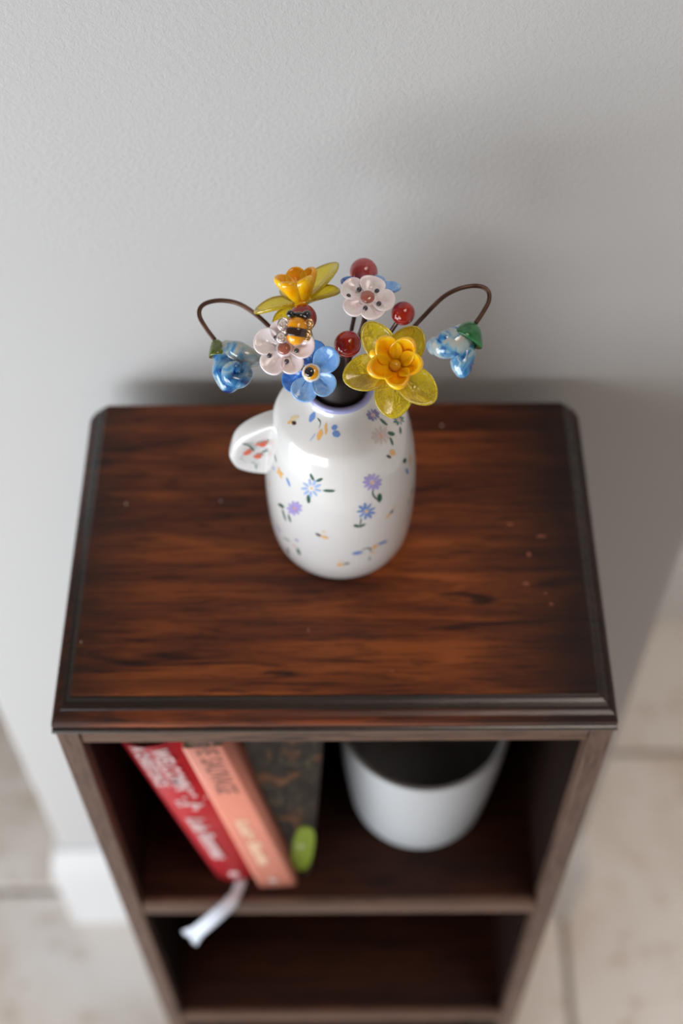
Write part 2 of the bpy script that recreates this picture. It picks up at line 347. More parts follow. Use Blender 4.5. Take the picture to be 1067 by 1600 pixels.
MOTIFS = [[["C",0.00268,[[-2.7343,0.11232],[-2.6126,0.11435]]],["K",0.00146,[[-2.6438,0.11199],[-2.5539,0.11246]]],["O",0.00171,[[-2.7098,0.11069],[-2.6569,0.11143]]]],[["B",0.00408,[[-2.3629,0.1183],[-2.2555,0.1184]]],["G",0.0006,[[-2.1709,0.11895],[-2.0564,0.11804],[-2.0395,0.11596]]],["O",0.00383,[[-2.0152,0.11358],[-1.9487,0.11425]]],["O",0.00298,[[-1.9164,0.11713],[-1.8956,0.11731]]],["O",0.00262,[[-1.8795,0.11555],[-1.8604,0.11574]]],["B",0.00178,[[-1.755,0.11723],[-1.6351,0.11752]]],["B",0.00214,[[-1.7191,0.11539],[-1.5729,0.11512]]],["E",0.00072,[[-2.0789,0.11384],[-2.1219,0.11092]]]],[["E",0.00148,[[-1.9165,0.08591],[-1.834,0.08576]]],["E",0.00149,[[-1.9362,0.08437],[-1.8868,0.08171]]],["E",0.00149,[[-1.9707,0.08344],[-1.9785,0.07915]]],["E",0.00149,[[-2.004,0.08358],[-2.0653,0.07967]]],["E",0.00149,[[-2.0199,0.08483],[-2.11,0.08282]]],["E",0.00148,[[-2.0118,0.08649],[-2.0887,0.08738]]],["E",0.00148,[[-1.9825,0.08785],[-2.0072,0.09132]]],["E",0.00148,[[-1.9452,0.08834],[-1.9098,0.09221]]],["E",0.00148,[[-1.9204,0.08741],[-1.8414,0.09001]]],["O",0.00198,[[-1.9739,0.08565],[-1.9621,0.08584]]],["G",0.00171,[[-1.9971,0.09516],[-1.9447,0.09188]]],["G",0.00172,[[-1.8907,0.09194],[-1.8238,0.09429]]],["G",0.00173,[[-1.7948,0.08652],[-1.6503,0.08713]]],["G",0.00199,[[-2.0047,0.08011],[-1.9964,0.07473]]]],[["L",0.00185,[[-1.0814,0.08765],[-0.996,0.08458]]],["L",0.00185,[[-1.0955,0.08685],[-1.0442,0.08276]]],["L",0.00185,[[-1.1195,0.08685],[-1.1169,0.08296]]],["L",0.00185,[[-1.1444,0.08752],[-1.1888,0.08477]]],["L",0.00185,[[-1.1624,0.08863],[-1.2395,0.08772]]],["L",0.00185,[[-1.1664,0.08969],[-1.2545,0.0911]]],["L",0.00184,[[-1.1585,0.09075],[-1.2279,0.09387]]],["L",0.00184,[[-1.1375,0.09106],[-1.1643,0.0948]]],["L",0.00185,[[-1.1119,0.09073],[-1.0878,0.09401]]],["L",0.00185,[[-1.0887,0.08974],[-1.0219,0.09143]]],["L",0.00185,[[-1.0768,0.08853],[-0.985,0.08763]]],["P",0.00246,[[-1.1287,0.08909],[-1.1169,0.08889]]],["G",0.00074,[[-1.1334,0.08342],[-1.124,0.07948],[-1.074,0.07524]]],["G",0.00275,[[-1.0397,0.07841],[-1.0351,0.07295]]]],[["B",0.00151,[[-1.2001,0.06827],[-1.1144,0.06512]]],["B",0.00151,[[-1.2143,0.06749],[-1.168,0.06253]]],["B",0.00151,[[-1.2366,0.06759],[-1.25,0.06295]]],["B",0.00151,[[-1.2573,0.06861],[-1.3224,0.06616]]],["B",0.00151,[[-1.2653,0.06984],[-1.3525,0.07076]]],["B",0.00151,[[-1.2579,0.07089],[-1.3259,0.07461]]],["B",0.00151,[[-1.2378,0.07115],[-1.2542,0.07594]]],["B",0.00151,[[-1.2157,0.07069],[-1.1701,0.07392]]],["B",0.00151,[[-1.2008,0.06954],[-1.1134,0.06946]]],["O",0.00227,[[-1.2376,0.06948],[-1.2263,0.06927]]],["G",0.00063,[[-1.3031,0.06501],[-1.3207,0.0592]]],["G",0.00178,[[-1.399,0.06022],[-1.335,0.0581]]],["G",0.00178,[[-1.3265,0.05789],[-1.2577,0.0591]]]],[["O",0.0018,[[-0.9445,0.05657],[-0.8768,0.05785]]],["K",0.00179,[[-0.875,0.05823],[-0.8282,0.05919]]],["C",0.00153,[[-0.8204,0.06155],[-0.7765,0.06028]]]],[["K",0.00206,[[-1.8882,0.05088],[-1.8383,0.04944]]],["O",0.00232,[[-1.8195,0.04963],[-1.7388,0.04877]]],["C",0.00179,[[-1.8129,0.0539],[-1.7697,0.0539]]]],[["B",0.00327,[[-1.4075,0.03378],[-1.2959,0.03305]]],["G",0.00078,[[-1.2977,0.03592],[-1.1978,0.03566],[-1.1579,0.03057]]],["O",0.00367,[[-1.1324,0.03462],[-1.0842,0.03433]]],["O",0.0029,[[-1.1335,0.02936],[-1.1205,0.02895]]],["B",0.00236,[[-1.0473,0.03576],[-0.9192,0.03367]]],["G",0.00079,[[-1.1761,0.02625],[-1.1782,0.0225]]]],[["O",0.00291,[[-1.6184,0.02277],[-1.5521,0.02276]]],["K",0.00159,[[-1.5299,0.02335],[-1.4609,0.02433]]],["C",0.00158,[[-1.59,0.02651],[-1.5516,0.02683]]]],[["O",0.00298,[[-0.8061,0.00989],[-0.648,0.00566]]]],[["G",0.001,[[-2.6951,0.08959],[-2.618,0.08712]]],["O",0.00251,[[-2.5516,0.08499],[-2.4719,0.0802]]],["O",0.00201,[[-2.5717,0.08084],[-2.4438,0.08421]]],["B",0.00175,[[-2.3667,0.08369],[-2.2981,0.07974]]],["E",0.00126,[[-2.697,0.08007],[-2.6346,0.08026]]]],[["G",0.00258,[[-2.504,0.05699],[-2.3963,0.05971]]],["G",0.00155,[[-2.4263,0.05635],[-2.3632,0.04839]]],["G",0.00154,[[-2.3099,0.05591],[-2.276,0.05085]]],["L",0.00203,[[-2.1738,0.06552],[-2.0961,0.06643]]],["L",0.00203,[[-2.1856,0.06441],[-2.1422,0.06211]]],["L",0.00204,[[-2.2094,0.06333],[-2.2208,0.05882]]],["L",0.00204,[[-2.2281,0.06332],[-2.2985,0.05791]]],["L",0.00204,[[-2.2387,0.06389],[-2.3314,0.06046]]],["L",0.00203,[[-2.2304,0.06527],[-2.304,0.06523]]],["L",0.00203,[[-2.2133,0.06628],[-2.2338,0.06956]]],["L",0.00203,[[-2.191,0.06681],[-2.1549,0.07133]]],["L",0.00203,[[-2.1754,0.06651],[-2.101,0.07005]]],["P",0.00229,[[-2.2109,0.06491],[-2.1978,0.0653]]]],[["L",0.00212,[[-2.5895,0.03401],[-2.5223,0.0303]]],["H",0.00106,[[-2.4498,0.02865],[-2.3235,0.03018]]],["H",0.00215,[[-2.4013,0.01936],[-2.3954,0.01436]]],["P",0.00159,[[-2.2683,0.0294],[-2.2355,0.02854]]],["H",0.00238,[[-2.1914,0.02808],[-2.171,0.02247]]],["L",0.00184,[[-2.219,0.03649],[-2.1693,0.03623]]]],[["V",0.00157,[[-0.623,0.11649],[-0.5706,0.11542]]],["V",0.00157,[[-0.666,0.11648],[-0.6721,0.11541]]],["V",0.00156,[[-0.7058,0.11675],[-0.7677,0.11609]]],["V",0.00156,[[-0.7303,0.11735],[-0.827,0.1174]]],["V",0.00156,[[-0.7265,0.11799],[-0.8206,0.11889]]],["V",0.00156,[[-0.6913,0.11826],[-0.7339,0.11966]]],["V",0.00156,[[-0.6386,0.11795],[-0.6046,0.11917]]],["V",0.00157,[[-0.6056,0.11751],[-0.5103,0.11769]]],["V",0.00157,[[-0.6015,0.11697],[-0.5038,0.11624]]],["P",0.00168,[[-0.6757,0.11745],[-0.6579,0.11726]]],["G",0.00218,[[-0.5892,0.11435],[-0.5499,0.11157]]]],[["H",0.00123,[[-0.2645,0.10701],[-0.2121,0.10461]]],["H",0.00123,[[-0.2964,0.10723],[-0.3145,0.10592]]],["H",0.00123,[[-0.3247,0.10794],[-0.3932,0.10789]]],["H",0.00123,[[-0.3293,0.10861],[-0.4076,0.10963]]],["H",0.00123,[[-0.3123,0.10906],[-0.3491,0.1105]]],["H",0.00123,[[-0.2737,0.10865],[-0.2529,0.10996]]],["H",0.00123,[[-0.2458,0.10793],[-0.172,0.10781]]],["H",0.00123,[[-0.2428,0.10727],[-0.1612,0.10568]]],["P",0.00148,[[-0.292,0.10813],[-0.2785,0.10775]]],["G",0.00197,[[-0.3757,0.10596],[-0.4341,0.10398]]]],[["W",0.00145,[[-0.7459,0.10936],[-0.6576,0.1069]]],["W",0.00145,[[-0.7758,0.10911],[-0.7583,0.10664]]],["W",0.00145,[[-0.8136,0.10951],[-0.8627,0.10741]]],["W",0.00145,[[-0.8349,0.10985],[-0.9456,0.10925]]],["W",0.00145,[[-0.8403,0.11047],[-0.9709,0.11119]]],["W",0.00145,[[-0.8241,0.11101],[-0.9207,0.11271]]],["W",0.00145,[[-0.7922,0.11126],[-0.8074,0.11335]]],["W",0.00145,[[-0.7561,0.11105],[-0.6805,0.11259]]],["W",0.00145,[[-0.7318,0.11052],[-0.6041,0.11076]]],["W",0.00145,[[-0.7248,0.10971],[-0.6012,0.10862]]],["P",0.0029,[[-0.7926,0.11038],[-0.7788,0.11019]]],["G",0.00195,[[-0.6434,0.10892],[-0.5521,0.1069]]],["G",0.00171,[[-0.6631,0.10716],[-0.6718,0.10353]]]],[["O",0.00294,[[-0.7507,0.10144],[-0.677,0.09745]]],["K",0.00147,[[-0.832,0.10062],[-0.7659,0.09746]]]],[["G",0.00275,[[-0.53,0.08756],[-0.4709,0.08521]]],["O",0.00227,[[-0.3291,0.08402],[-0.3887,0.07935]]],["B",0.00177,[[-0.505,0.08029],[-0.4629,0.07467]]]],[["G",0.00156,[[-0.4129,0.05548],[-0.2641,0.05416]]],["G",0.00104,[[-0.5093,0.05064],[-0.4147,0.05105]]]],[["O",0.00129,[[-2.7645,0.0647],[-2.7464,0.06168]]]]]
HMOTIF = [["R",0.00359,[[-0.03757,0.08646],[-0.03483,0.08643]]],["R",0.00205,[[-0.03473,0.08836],[-0.03368,0.0889]]],["R",0.00205,[[-0.03889,0.08731],[-0.03861,0.0862]]],["R",0.00293,[[-0.04594,0.07848],[-0.04269,0.08096]]],["R",0.00206,[[-0.04401,0.08182],[-0.04232,0.08124]]],["R",0.00311,[[-0.04086,0.07673],[-0.03778,0.07613]]],["R",0.0019,[[-0.038,0.07839],[-0.03734,0.07782]]],["G",0.00116,[[-0.04623,0.08738],[-0.04307,0.08597],[-0.04057,0.08178]]],["G",0.00096,[[-0.03684,0.0809],[-0.03283,0.08181]]],["H",0.00077,[[-0.0407,0.07048],[-0.04044,0.06588]]],["H",0.00076,[[-0.04269,0.0721],[-0.04084,0.07105]]]]
def stroke2d(pts, w):
    """leaf-shaped outline around a 2-D polyline"""
    P = [Vector((a, b, 0)) for a, b in pts]
    P = catmull(P, 4) if len(P) > 2 else [P[0].lerp(P[1], q / 6) for q in range(7)]
    L = sum((P[i + 1] - P[i]).length for i in range(len(P) - 1)); m = len(P); up = []; dn = []
    t0 = (P[1] - P[0]).normalized(); t1 = (P[-1] - P[-2]).normalized()
    P[0] = P[0] - t0 * w * .25; P[-1] = P[-1] + t1 * w * .25
    for i, p in enumerate(P):
        t = (P[min(i + 1, m - 1)] - P[max(i - 1, 0)]).normalized(); nn = Vector((-t.y, t.x, 0)); s = i / (m - 1)
        h = w * .5 * max(.0, 1 - (2 * s - 1) ** 4) ** .5
        if h < 1e-7: h = w * .08
        up.append(p + nn * h); dn.append(p - nn * h)
    V = []
    for a, b in zip(up, dn): V += [a, (a + b) / 2, b]
    Fc = []
    for i in range(m - 1):
        for q in (0, 1): Fc.append((3 * i + q, 3 * i + q + 1, 3 * i + q + 4, 3 * i + q + 3))
    return V, Fc
def motif(strokes, mapper, name, parent):
    V = []; Fc = []; fm = []; cl = sorted({s[0] for s in strokes}); 
    for j, (c_, w_, pts) in enumerate(strokes):
        v, f = stroke2d(pts, w_); o = len(V); V += [mapper(p.x, p.y, j) for p in v]; Fc += [tuple(i + o for i in q) for q in f]; fm += [cl.index(c_)] * len(f)
    me = bpy.data.meshes.new(name); off = worldloc(parent); me.from_pydata([tuple(Vector(p) - off) for p in V], [], Fc)
    for c_ in cl: me.materials.append(PAINT[c_])
    for p, i in zip(me.polygons, fm): p.material_index = i; p.use_smooth = True
    return link(bpy.data.objects.new(name, me), parent)
ORAD = [(z, r) for r, z in outer]
def jro(z):
    for (a, ra), (b, rb) in zip(ORAD, ORAD[1:]):
        if a <= z <= b and b > a: return ra + (rb - ra) * (z - a) / (b - a)
    return jr(z)
def onjug(s, z, j):
    th = s / .04; r = jro(z) + .00012 + .00003 * j * .3
    return (JX + r * cos(th), JY + r * sin(th), z)
for st in MOTIFS:
    kinds = {s[0] for s in st}
    nm = 'painted_bee' if kinds <= {'C', 'K', 'O'} else 'painted_flower'
    motif([(c_, w_, [(th * .04, z) for th, z in pts]) for c_, w_, pts in st], onjug, nm, jug)
for st in MOTIFS[2:10]:      # the side turned to the wall carries the same pattern
    nm = 'painted_bee' if {s[0] for s in st} <= {'C', 'K', 'O'} else 'painted_flower'
    motif([(c_, w_, [((th + pi) * .04, z) for th, z in pts]) for c_, w_, pts in st], onjug, nm, jug)
motif([(c_, w_, pts) for c_, w_, pts in HMOTIF], lambda x, z, j: (x, JY - .001 - .0063 - .00002 * j, z), 'painted_red_flower', hd)

# ---------------------------------------------------------------- glass flowers
def glass_mat(name, c1, c2, trans, rough=.04, scale=90, stretch=1.0, sss=0.0, clear=None):
    k = NT(name); a = k.noise(k.coord(), scale, 3, .5, 1.2)
    k.p(Base_Color=k.ramp(a, [(.35, c1), (.62, c2)]), Roughness=rough, IOR=1.48, Transmission_Weight=trans, Coat_Weight=.6, Coat_Roughness=.02)
    if sss: k.p(Subsurface_Weight=sss, Subsurface_Scale=.004, Subsurface_Radius=(1.0, .6, .4))
    return k
yk = glass_mat('clear_yellow_glass', (1.0, .70, .010), (1.0, .86, .12), .74, .025, 160)
yc = yk.noise(yk.coord((1, 1, 1), (5, 2, 1)), 210, 3, .6, 2.5)
yk.p(Base_Color=yk.ramp(yc, [(.28, (.85, .70, .04)), (.38, (1.0, .80, .02)), (.66, (1.0, .88, .12))]))
yk.bump(yk.noise(yk.coord((1, 1, 1)), 230, 2, .5, 2.0), .35, .0010); M_YG = yk.m
M_AMB = glass_mat('amber_opaque_glass', (1.0, .42, .0), (1.0, .60, .01), .0, .1, 120, sss=.35).m
M_EYE = glass_mat('olive_amber_glass', (.80, .45, .0), (.75, .50, .02), .2, .1, 120).m
M_PINK = glass_mat('milky_pink_glass', (.96, .82, .87), (.97, .93, .96), .0, .12, 130, sss=.15).m
M_PINKC = simple('rose_brown_glass', (.40, .13, .09), .12, Coat_Weight=1)
M_BEADG = simple('grey_metallic_bead', (.10, .10, .115), .18, Metallic=.6)
M_BLUE = glass_mat('cornflower_glass', (.14, .37, .82), (.30, .54, .90), .0, .08, 140, sss=.1).m
M_BLUED = glass_mat('deep_blue_glass', (.02, .10, .50), (.08, .28, .72), .1, .06, 140).m
M_WHITE = simple('white_opal_glass', (.82, .82, .80), .1, Coat_Weight=1)
M_YEL = simple('yellow_glass_dot', (.85, .40, .01), .1, Coat_Weight=1)
M_BLACK = simple('black_glass', (.010, .009, .010), .06, Coat_Weight=1)
M_BROWNB = simple('brown_black_glass', (.035, .014, .012), .1, Coat_Weight=1)
M_BEE = glass_mat('honey_orange_glass', (.95, .36, .0), (1.0, .46, .01), .0, .12, 200, sss=.2).m
M_GOLD = simple('pale_gold_wire', (.90, .66, .36), .22, Metallic=1.0)
M_SILV = simple('rose_silver_wire', (.92, .80, .76), .2, Metallic=1.0)
k = NT('dark_copper_wire'); k.p(Base_Color=k.ramp(k.noise(k.coord(), 120, 3), [(.35, (.045, .022, .016)), (.7, (.16, .085, .06))]), Metallic=.75, Roughness=.36); M_WIRE = k.m
def red(name, c1, c2, tr): 
    return glass_mat(name, c1, c2, tr, .05, 110, sss=.2).m
M_RED = red('deep_red_glass', (.26, .006, .004), (.46, .022, .010), .10)
M_RED2 = red('rosy_red_glass', (.42, .050, .055), (.52, .12, .12), .06)
M_RED3 = red('brick_red_glass', (.36, .030, .010), (.30, .008, .004), .10)
def marble(name, stops, seed):
    k = NT(name); a = k.noise(k.coord((1, 1, 1), (seed, seed * .3, 0)), 75, 3, .45, 2.2)
    k.p(Base_Color=k.ramp(a, stops), Roughness=.07, Coat_Weight=1, Coat_Roughness=.02, Transmission_Weight=.15); return k.m
M_MAR = marble('swirled_blue_glass', [(.34, (.01, .04, .24)), (.43, (.03, .22, .55)), (.52, (.16, .42, .66)), (.60, (.50, .64, .68)), (.68, (.10, .34, .62))], 1.3)
M_MAR2 = marble('swirled_pale_glass', [(.32, (.02, .12, .40)), (.41, (.14, .40, .65)), (.51, (.44, .57, .60)), (.62, (.56, .58, .55))], 4.1)
M_OLIVE = glass_mat('olive_green_glass', (.07, .12, .015), (.16, .20, .04), .1, .1, 120).m
M_GREEN = glass_mat('bottle_green_glass', (.01, .12, .03), (.03, .24, .07), .1, .1, 120).m

def petal(L, W, th=.0018, cup=.25, bend=.0, groove=.0008, broad=.18, rim=.35, rings_=10, seg=32, base=.3, tip=0.0):
    """pressed glass petal growing along +Y from the origin, rounded rim, crease down the middle"""
    V = []; Fc = []
    def surf(r, a):
        u, v_ = r * cos(a), r * sin(a)
        wf = 1 + broad * v_ - base * max(0, -v_) ** 2 - tip * max(0, v_) ** 2
        x = u * W / 2 * wf; y = L * (.5 + .5 * v_)
        z = cup * W * u * u + cup * .5 * L * max(0, v_) ** 2 * .5 + bend * L * (.5 + .5 * v_) ** 2
        return x, y, z
    for side in (1, -1):
        for i in range(rings_ + 1):
            r = 1 - (1 - i / rings_) ** 1.0
            r = sin(r * pi / 2)
            if i == 0:
                x, y, z = surf(0, 0); V.append((x, y, z + side * th * .36 - (groove if side > 0 else 0))); continue
            if i == rings_ and side == -1: continue
            for q in range(seg):
                a = 2 * pi * q / seg; x, y, z = surf(r, a)
                t = th * .5 * math.sqrt(max(0, 1 - r ** 10)) * (1 - rim + rim * r ** 4 * 1.6)
                u, v_ = r * cos(a), r * sin(a)
                g = groove * math.exp(-(u / .11) ** 2) * (1 if v_ < .25 else max(0, 1 - (v_ - .25) / .5)) * (1 - r ** 4) if side > 0 else 0
                V.append((x, y, z + side * t - g))
    n1 = 1 + rings_ * seg
    def idx(side, i, q):
        q %= seg
        if side > 0 or i == rings_: return 0 if i == 0 else 1 + (i - 1) * seg + q
        return n1 if i == 0 else n1 + 1 + (i - 1) * seg + q
    for side in (1, -1):
        for q in range(seg):
            Fc.append((idx(side, 0, 0), idx(side, 1, q), idx(side, 1, q + 1)))
            for i in range(1, rings_): Fc.append((idx(side, i, q), idx(side, i + 1, q), idx(side, i + 1, q + 1), idx(side, i, q + 1)))
    return [Vector(p) for p in V], Fc
class Frame:
    """flower head: centre, facing direction n given in right/up/toward-viewer terms, photo angle 0 = right"""
    def __init__(s, c, n):
        s.c = Vector(c); s.n = (CR * n[0] + CU * n[1] + CB * n[2]).normalized()
        s.x = (CR - s.n * CR.dot(s.n)).normalized(); s.y = s.n.cross(s.x)
    def put(s, V, ang, elev=0, r0=0, lift=0, roll=0):
        """local petal (+Y out, +Z up) to world; ang degrees in head plane, elev degrees up from plane"""
        R = Matrix.Rotation(math.radians(ang - 90), 3, 'Z') @ Matrix.Rotation(math.radians(elev), 3, 'X') @ Matrix.Rotation(math.radians(roll), 3, 'Y')
        o = Matrix.Rotation(math.radians(ang - 90), 3, 'Z') @ Vector((0, r0, lift))
        out = []
        for p in V:
            q = R @ p + o; out.append(s.c + s.x * q.x + s.y * q.y + s.n * q.z)
        return out
    def pt(s, x, y, z): return s.c + s.x * x + s.y * y + s.n * z
    def basis(s): return (s.x, s.y, s.n)
SR = .0011
def wire(root, P, parent_base, r=SR, taper=None, name='stem'):
    return obj(name, *tube(catmull(P, 7), r, 10, taper), M_WIRE, root)
def mouth(a, rr=.0095): return Vector((JX + rr * cos(math.radians(a)), JY + rr * sin(math.radians(a)), .124))
def foot(a, rr=.016): return Vector((JX - rr * cos(math.radians(a)), JY - rr * sin(math.radians(a)), .0080))
def stem_path(head, n, a, rr=.0095, back=.012, fr=.016):
    h = Vector(head); m = mouth(a, rr)
    k1 = h - n * back; k1 = k1.lerp(m, .18)
    return [h, k1, k1.lerp(m, .5), m, m.lerp(foot(a, fr), .35), foot(a, fr)]
def flower(name, px, py, d, n, a, label, cat='flower', rr=.0095, group=None, fr=.016, back=.012):
    F = Frame(at(px, py, d), n)
    t = thing(name, foot(a, fr), label, cat, group)
    wire(t, stem_path(F.c - F.n * .0008, F.n, a, rr, back, fr), None)
    return t, F
G1 = 'lampwork glass flowers and berries in the painted jug'

def trumpet(t, F, R=.0085, Hh=.0085, lobes=(100, 30, -25, -85, 170), open_=50, sz=1.35, lift=.001):
    for i, a in enumerate(lobes):
        V, Fc = petal(Hh * 1.45 * sz, .0090 * sz, .0032, .40, -.03, .0002, .10, .15)
        obj('trumpet_lobe', F.put(V, a, open_, R * .30, lift), Fc, M_AMB, t)
    V, Fc = ball(F.pt(0, 0, lift + .0004), R * .60, 20, 12, (1, 1, .45), F.basis()); obj('trumpet_base', V, Fc, M_AMB, t)
    V, Fc = ball(F.pt(.0002, 0, lift + .0038), .0027, 16, 10, (1, 1, .8), F.basis()); obj('centre', V, Fc, M_EYE, t)
# front daffodil
t, F = flower('glass_daffodil', 617, 574, .642, (-.05, .10, 1), -30, 'clear yellow glass daffodil facing forward at the front right of the jug', group=G1, rr=.0105)
for a, L, W, e, cu in [(124, .0235, .0150, 14, .16), (56, .0205, .0165, 22, .20), (-42, .0235, .0165, 4, .14), (-93, .0225, .0180, -4, .14), (-167, .0235, .0175, 6, .16)]:
    V, Fc = petal(L, W, .0022, cu, -.06, .0005, .04, .5, tip=.16); obj('petal', F.put(V, a, e, .0012, 0), Fc, M_YG, t)
trumpet(t, F, .0088, .0086, (118, 52, -8, -80, -160), 50)
for px, py, r in [(583, 572, .0021), (590, 577, .0022), (586, 553, .0028)]:
    V, Fc = ball(at(px, py, .6375), r, 16, 10); obj('amber_dot', V, Fc, M_AMB, t)
# back daffodil, seen from the side
t, F = flower('glass_daffodil', 472, 474, .668, (-.22, .86, .50), 150, 'clear yellow glass daffodil seen side on at the back left of the jug', group=G1)
for a, L, W, e, cu in [(184, .0225, .0150, 6, .2), (-128, .0205, .0130, -6, .12), (-12, .0190, .0150, 14, .2), (42, .0270, .0165, 26, .16), (108, .0190, .0150, 14, .16)]:
    V, Fc = petal(L, W, .0022, cu, -.10, .0005, .02, .5, tip=.22); obj('petal', F.put(V, a, e, .0012, 0), Fc, M_YG, t)
trumpet(t, F, .0088, .0092, (165, 95, 25, -50, -120), 58, 1.2)

def blossom(t, F, pets, beads, disc=(.0030, 0), mat=M_PINK):
    for a, L, W, e in pets:
        V, Fc = petal(L, W, .0022, .15, .02, .0009, .24, .46, base=.55); obj('petal', F.put(V, a, e, .0009, 0), Fc, mat, t)
    V, Fc = ball(F.pt(0, 0, .0010), .0042, 22, 12, (1, 1, .45), F.basis()); obj('centre_ring', V, Fc, mat, t)
    V, Fc = ball(F.pt(0, 0, .0024), disc[0], 22, 12, (1, 1, .50), F.basis()); obj('centre', V, Fc, M_PINKC, t)
    for a, r in beads:
        V, Fc = ball(F.pt(r * cos(math.radians(a)), r * sin(math.radians(a)), .0024), .00118, 14, 9); obj('stamen_bead', V, Fc, M_BEADG, t)
t, F = flower('glass_blossom', 445, 546, .638, (-.12, .10, 1), 200, 'milky pink glass blossom at the front left with the bee resting on it', group=G1)
blossom(t, F, [(158, .0140, .0125, 10), (-128, .0132, .0120, 8), (-62, .0122, .0108, 8), (8, .0140, .0125, 12), (96, .0130, .0115, 10)], [(127, .0062), (205, .0074), (-78, .0062), (-12, .0060)])
t, F = flower('glass_blossom', 574, 468, .655, (.02, .42, 1), 70, 'milky pink glass blossom at the back, below the topmost red berry', group=G1)
blossom(t, F, [(150, .0130, .0120, 8), (-142, .0122, .0110, 4), (-70, .0112, .0120, 4), (-14, .0125, .0118, 8), (70, .0110, .0125, 12)], [(135, .0056), (178, .0090), (-100, .0062), (-34, .0064), (36, .0055)], (.0034, 0))
def forget(t, F, pets, mats):
    for (a, L, W, e), m in zip(pets, mats):
        V, Fc = petal(L, W, .0023, .18, .04, .0011, .20, .46, base=.5); obj('petal', F.put(V, a, e, .0010, 0), Fc, m, t)
    V, Fc = ball(F.pt(0, 0, .0008), .0046, 26, 12, (1, 1, .62), F.basis()); obj('centre_ring', V, Fc, M_WHITE, t)
    V, Fc = ball(F.pt(0, 0, .0022), .0036, 26, 12, (1, 1, .5), F.basis()); obj('yellow_dot', V, Fc, M_YEL, t)
    V, Fc = ball(F.pt(-.0006, .0001, .0031), .0025, 22, 12, (1, 1, .62), F.basis()); obj('black_dot', V, Fc, M_BLACK, t)
t, F = flower('glass_forget_me_not', 487, 583, .650, (-.10, .02, 1), 235, 'cornflower blue glass flower with a yellow and black centre above the jug rim', group=G1)
forget(t, F, [(38, .0150, .0125, 10), (-42, .0128, .0118, 4), (-112, .0135, .0125, 2), (-160, .0140, .0110, -14), (92, .0150, .0140, -12)], [M_BLUE, M_BLUE, M_BLUE, M_BLUED, M_BLUED])
t, F = flower('glass_forget_me_not', 577, 462, .670, (.05, .85, .5), 90, 'blue glass flower mostly hidden behind the back pink blossom', group=G1, rr=.006)
forget(t, F, [(155, .0150, .0115, 16), (75, .0130, .0115, 22), (15, .0150, .0115, 12), (-50, .0125, .0115, 6), (-130, .0125, .0115, 6)], [M_BLUED, M_BLUE, M_BLUE, M_BLUE, M_BLUED])
for px, py, r, d, m, a, rr, lab in [(568, 425, 22.2, .680, M_RED2, 80, .010, 'rosy red glass berry on a wire, topmost in the jug'), (629.5, 489.5, 18.8, .668, M_RED, 25, .011, 'dark red glass berry right of the back pink blossom'),
                           (543, 537.5, 21.3, .656, M_RED, -60, .006, 'dark red glass berry between the blue flower and the front daffodil'), (473, 497, 22.2, .656, M_RED3, 170, .010, 'brick red glass berry behind the bee')]:
    c0 = at(px, py, d); r_ = r * d / FPX
    dn = (c0 - mouth(a, rr)).normalized()
    t = thing('glass_berry', foot(a), lab, 'berry', G1)
    V, Fc = ball(c0, r_, 36, 22); obj('berry', V, Fc, m, t)
    wire(t, [c0 - dn * r_ * .8, c0 - dn * (r_ + .006), c0.lerp(mouth(a, rr), .7), mouth(a, rr), mouth(a, rr).lerp(foot(a), .4), foot(a)], None)

# hanging swirled-glass bells on hooked wires
def bell(pts, a, rr, lab, capc, capm, capax, capL, capR, lobes, dd=.680):
    t = thing('glass_bellflower', foot(a), lab, 'flower', G1)
    P = [at(*p) for p in pts] + [mouth(a, rr), mouth(a, rr).lerp(foot(a), .4), foot(a)]
    obj('stem', *tube(catmull(P, 9), .00112, 12), M_WIRE, t)
    top = at(*capc); ax = (CR * capax[0] + CU * capax[1] + CB * capax[2]).normalized()
    bx = ax.orthogonal().normalized(); by = ax.cross(bx); V = []; Fc = []; n = 24
    prof = [(0.02, 0), (.30, .03), (.52, .16), (.70, .38), (.86, .62), (.98, .84), (1.0, .95), (.94, 1.02), (.80, 1.0), (.5, .9), (.05, .85)]
    for r, h in prof:
        V += [top + ax * (h * capL) + (bx * cos(q) + by * sin(q)) * (r * capR * (1 + .06 * cos(3 * q))) for q in [2 * pi * j / n for j in range(n)]]
    for i in range(len(prof) - 1):
        for j in range(n): Fc.append((i * n + j, i * n + (j + 1) % n, (i + 1) * n + (j + 1) % n, (i + 1) * n + j))
    Fc += [tuple(range(n)), tuple(range((len(prof) - 1) * n, len(prof) * n))]
    obj('calyx', V, Fc, capm, t, sub=1)
    for P_, rs, fl, m in lobes:
        Q = catmull([at(*p) for p in P_], 7); nn = len(Q) - 1; mm = len(rs) - 1
        def rf(s):
            x = s * mm; i = min(int(x), mm - 1); f = x - i; f = f * f * (3 - 2 * f); return rs[i] * (1 - f) + rs[i + 1] * f
        V, Fc = tube(Q, .001, 16, rf); obj('petal', V, Fc, m, t, sub=1)
    return t
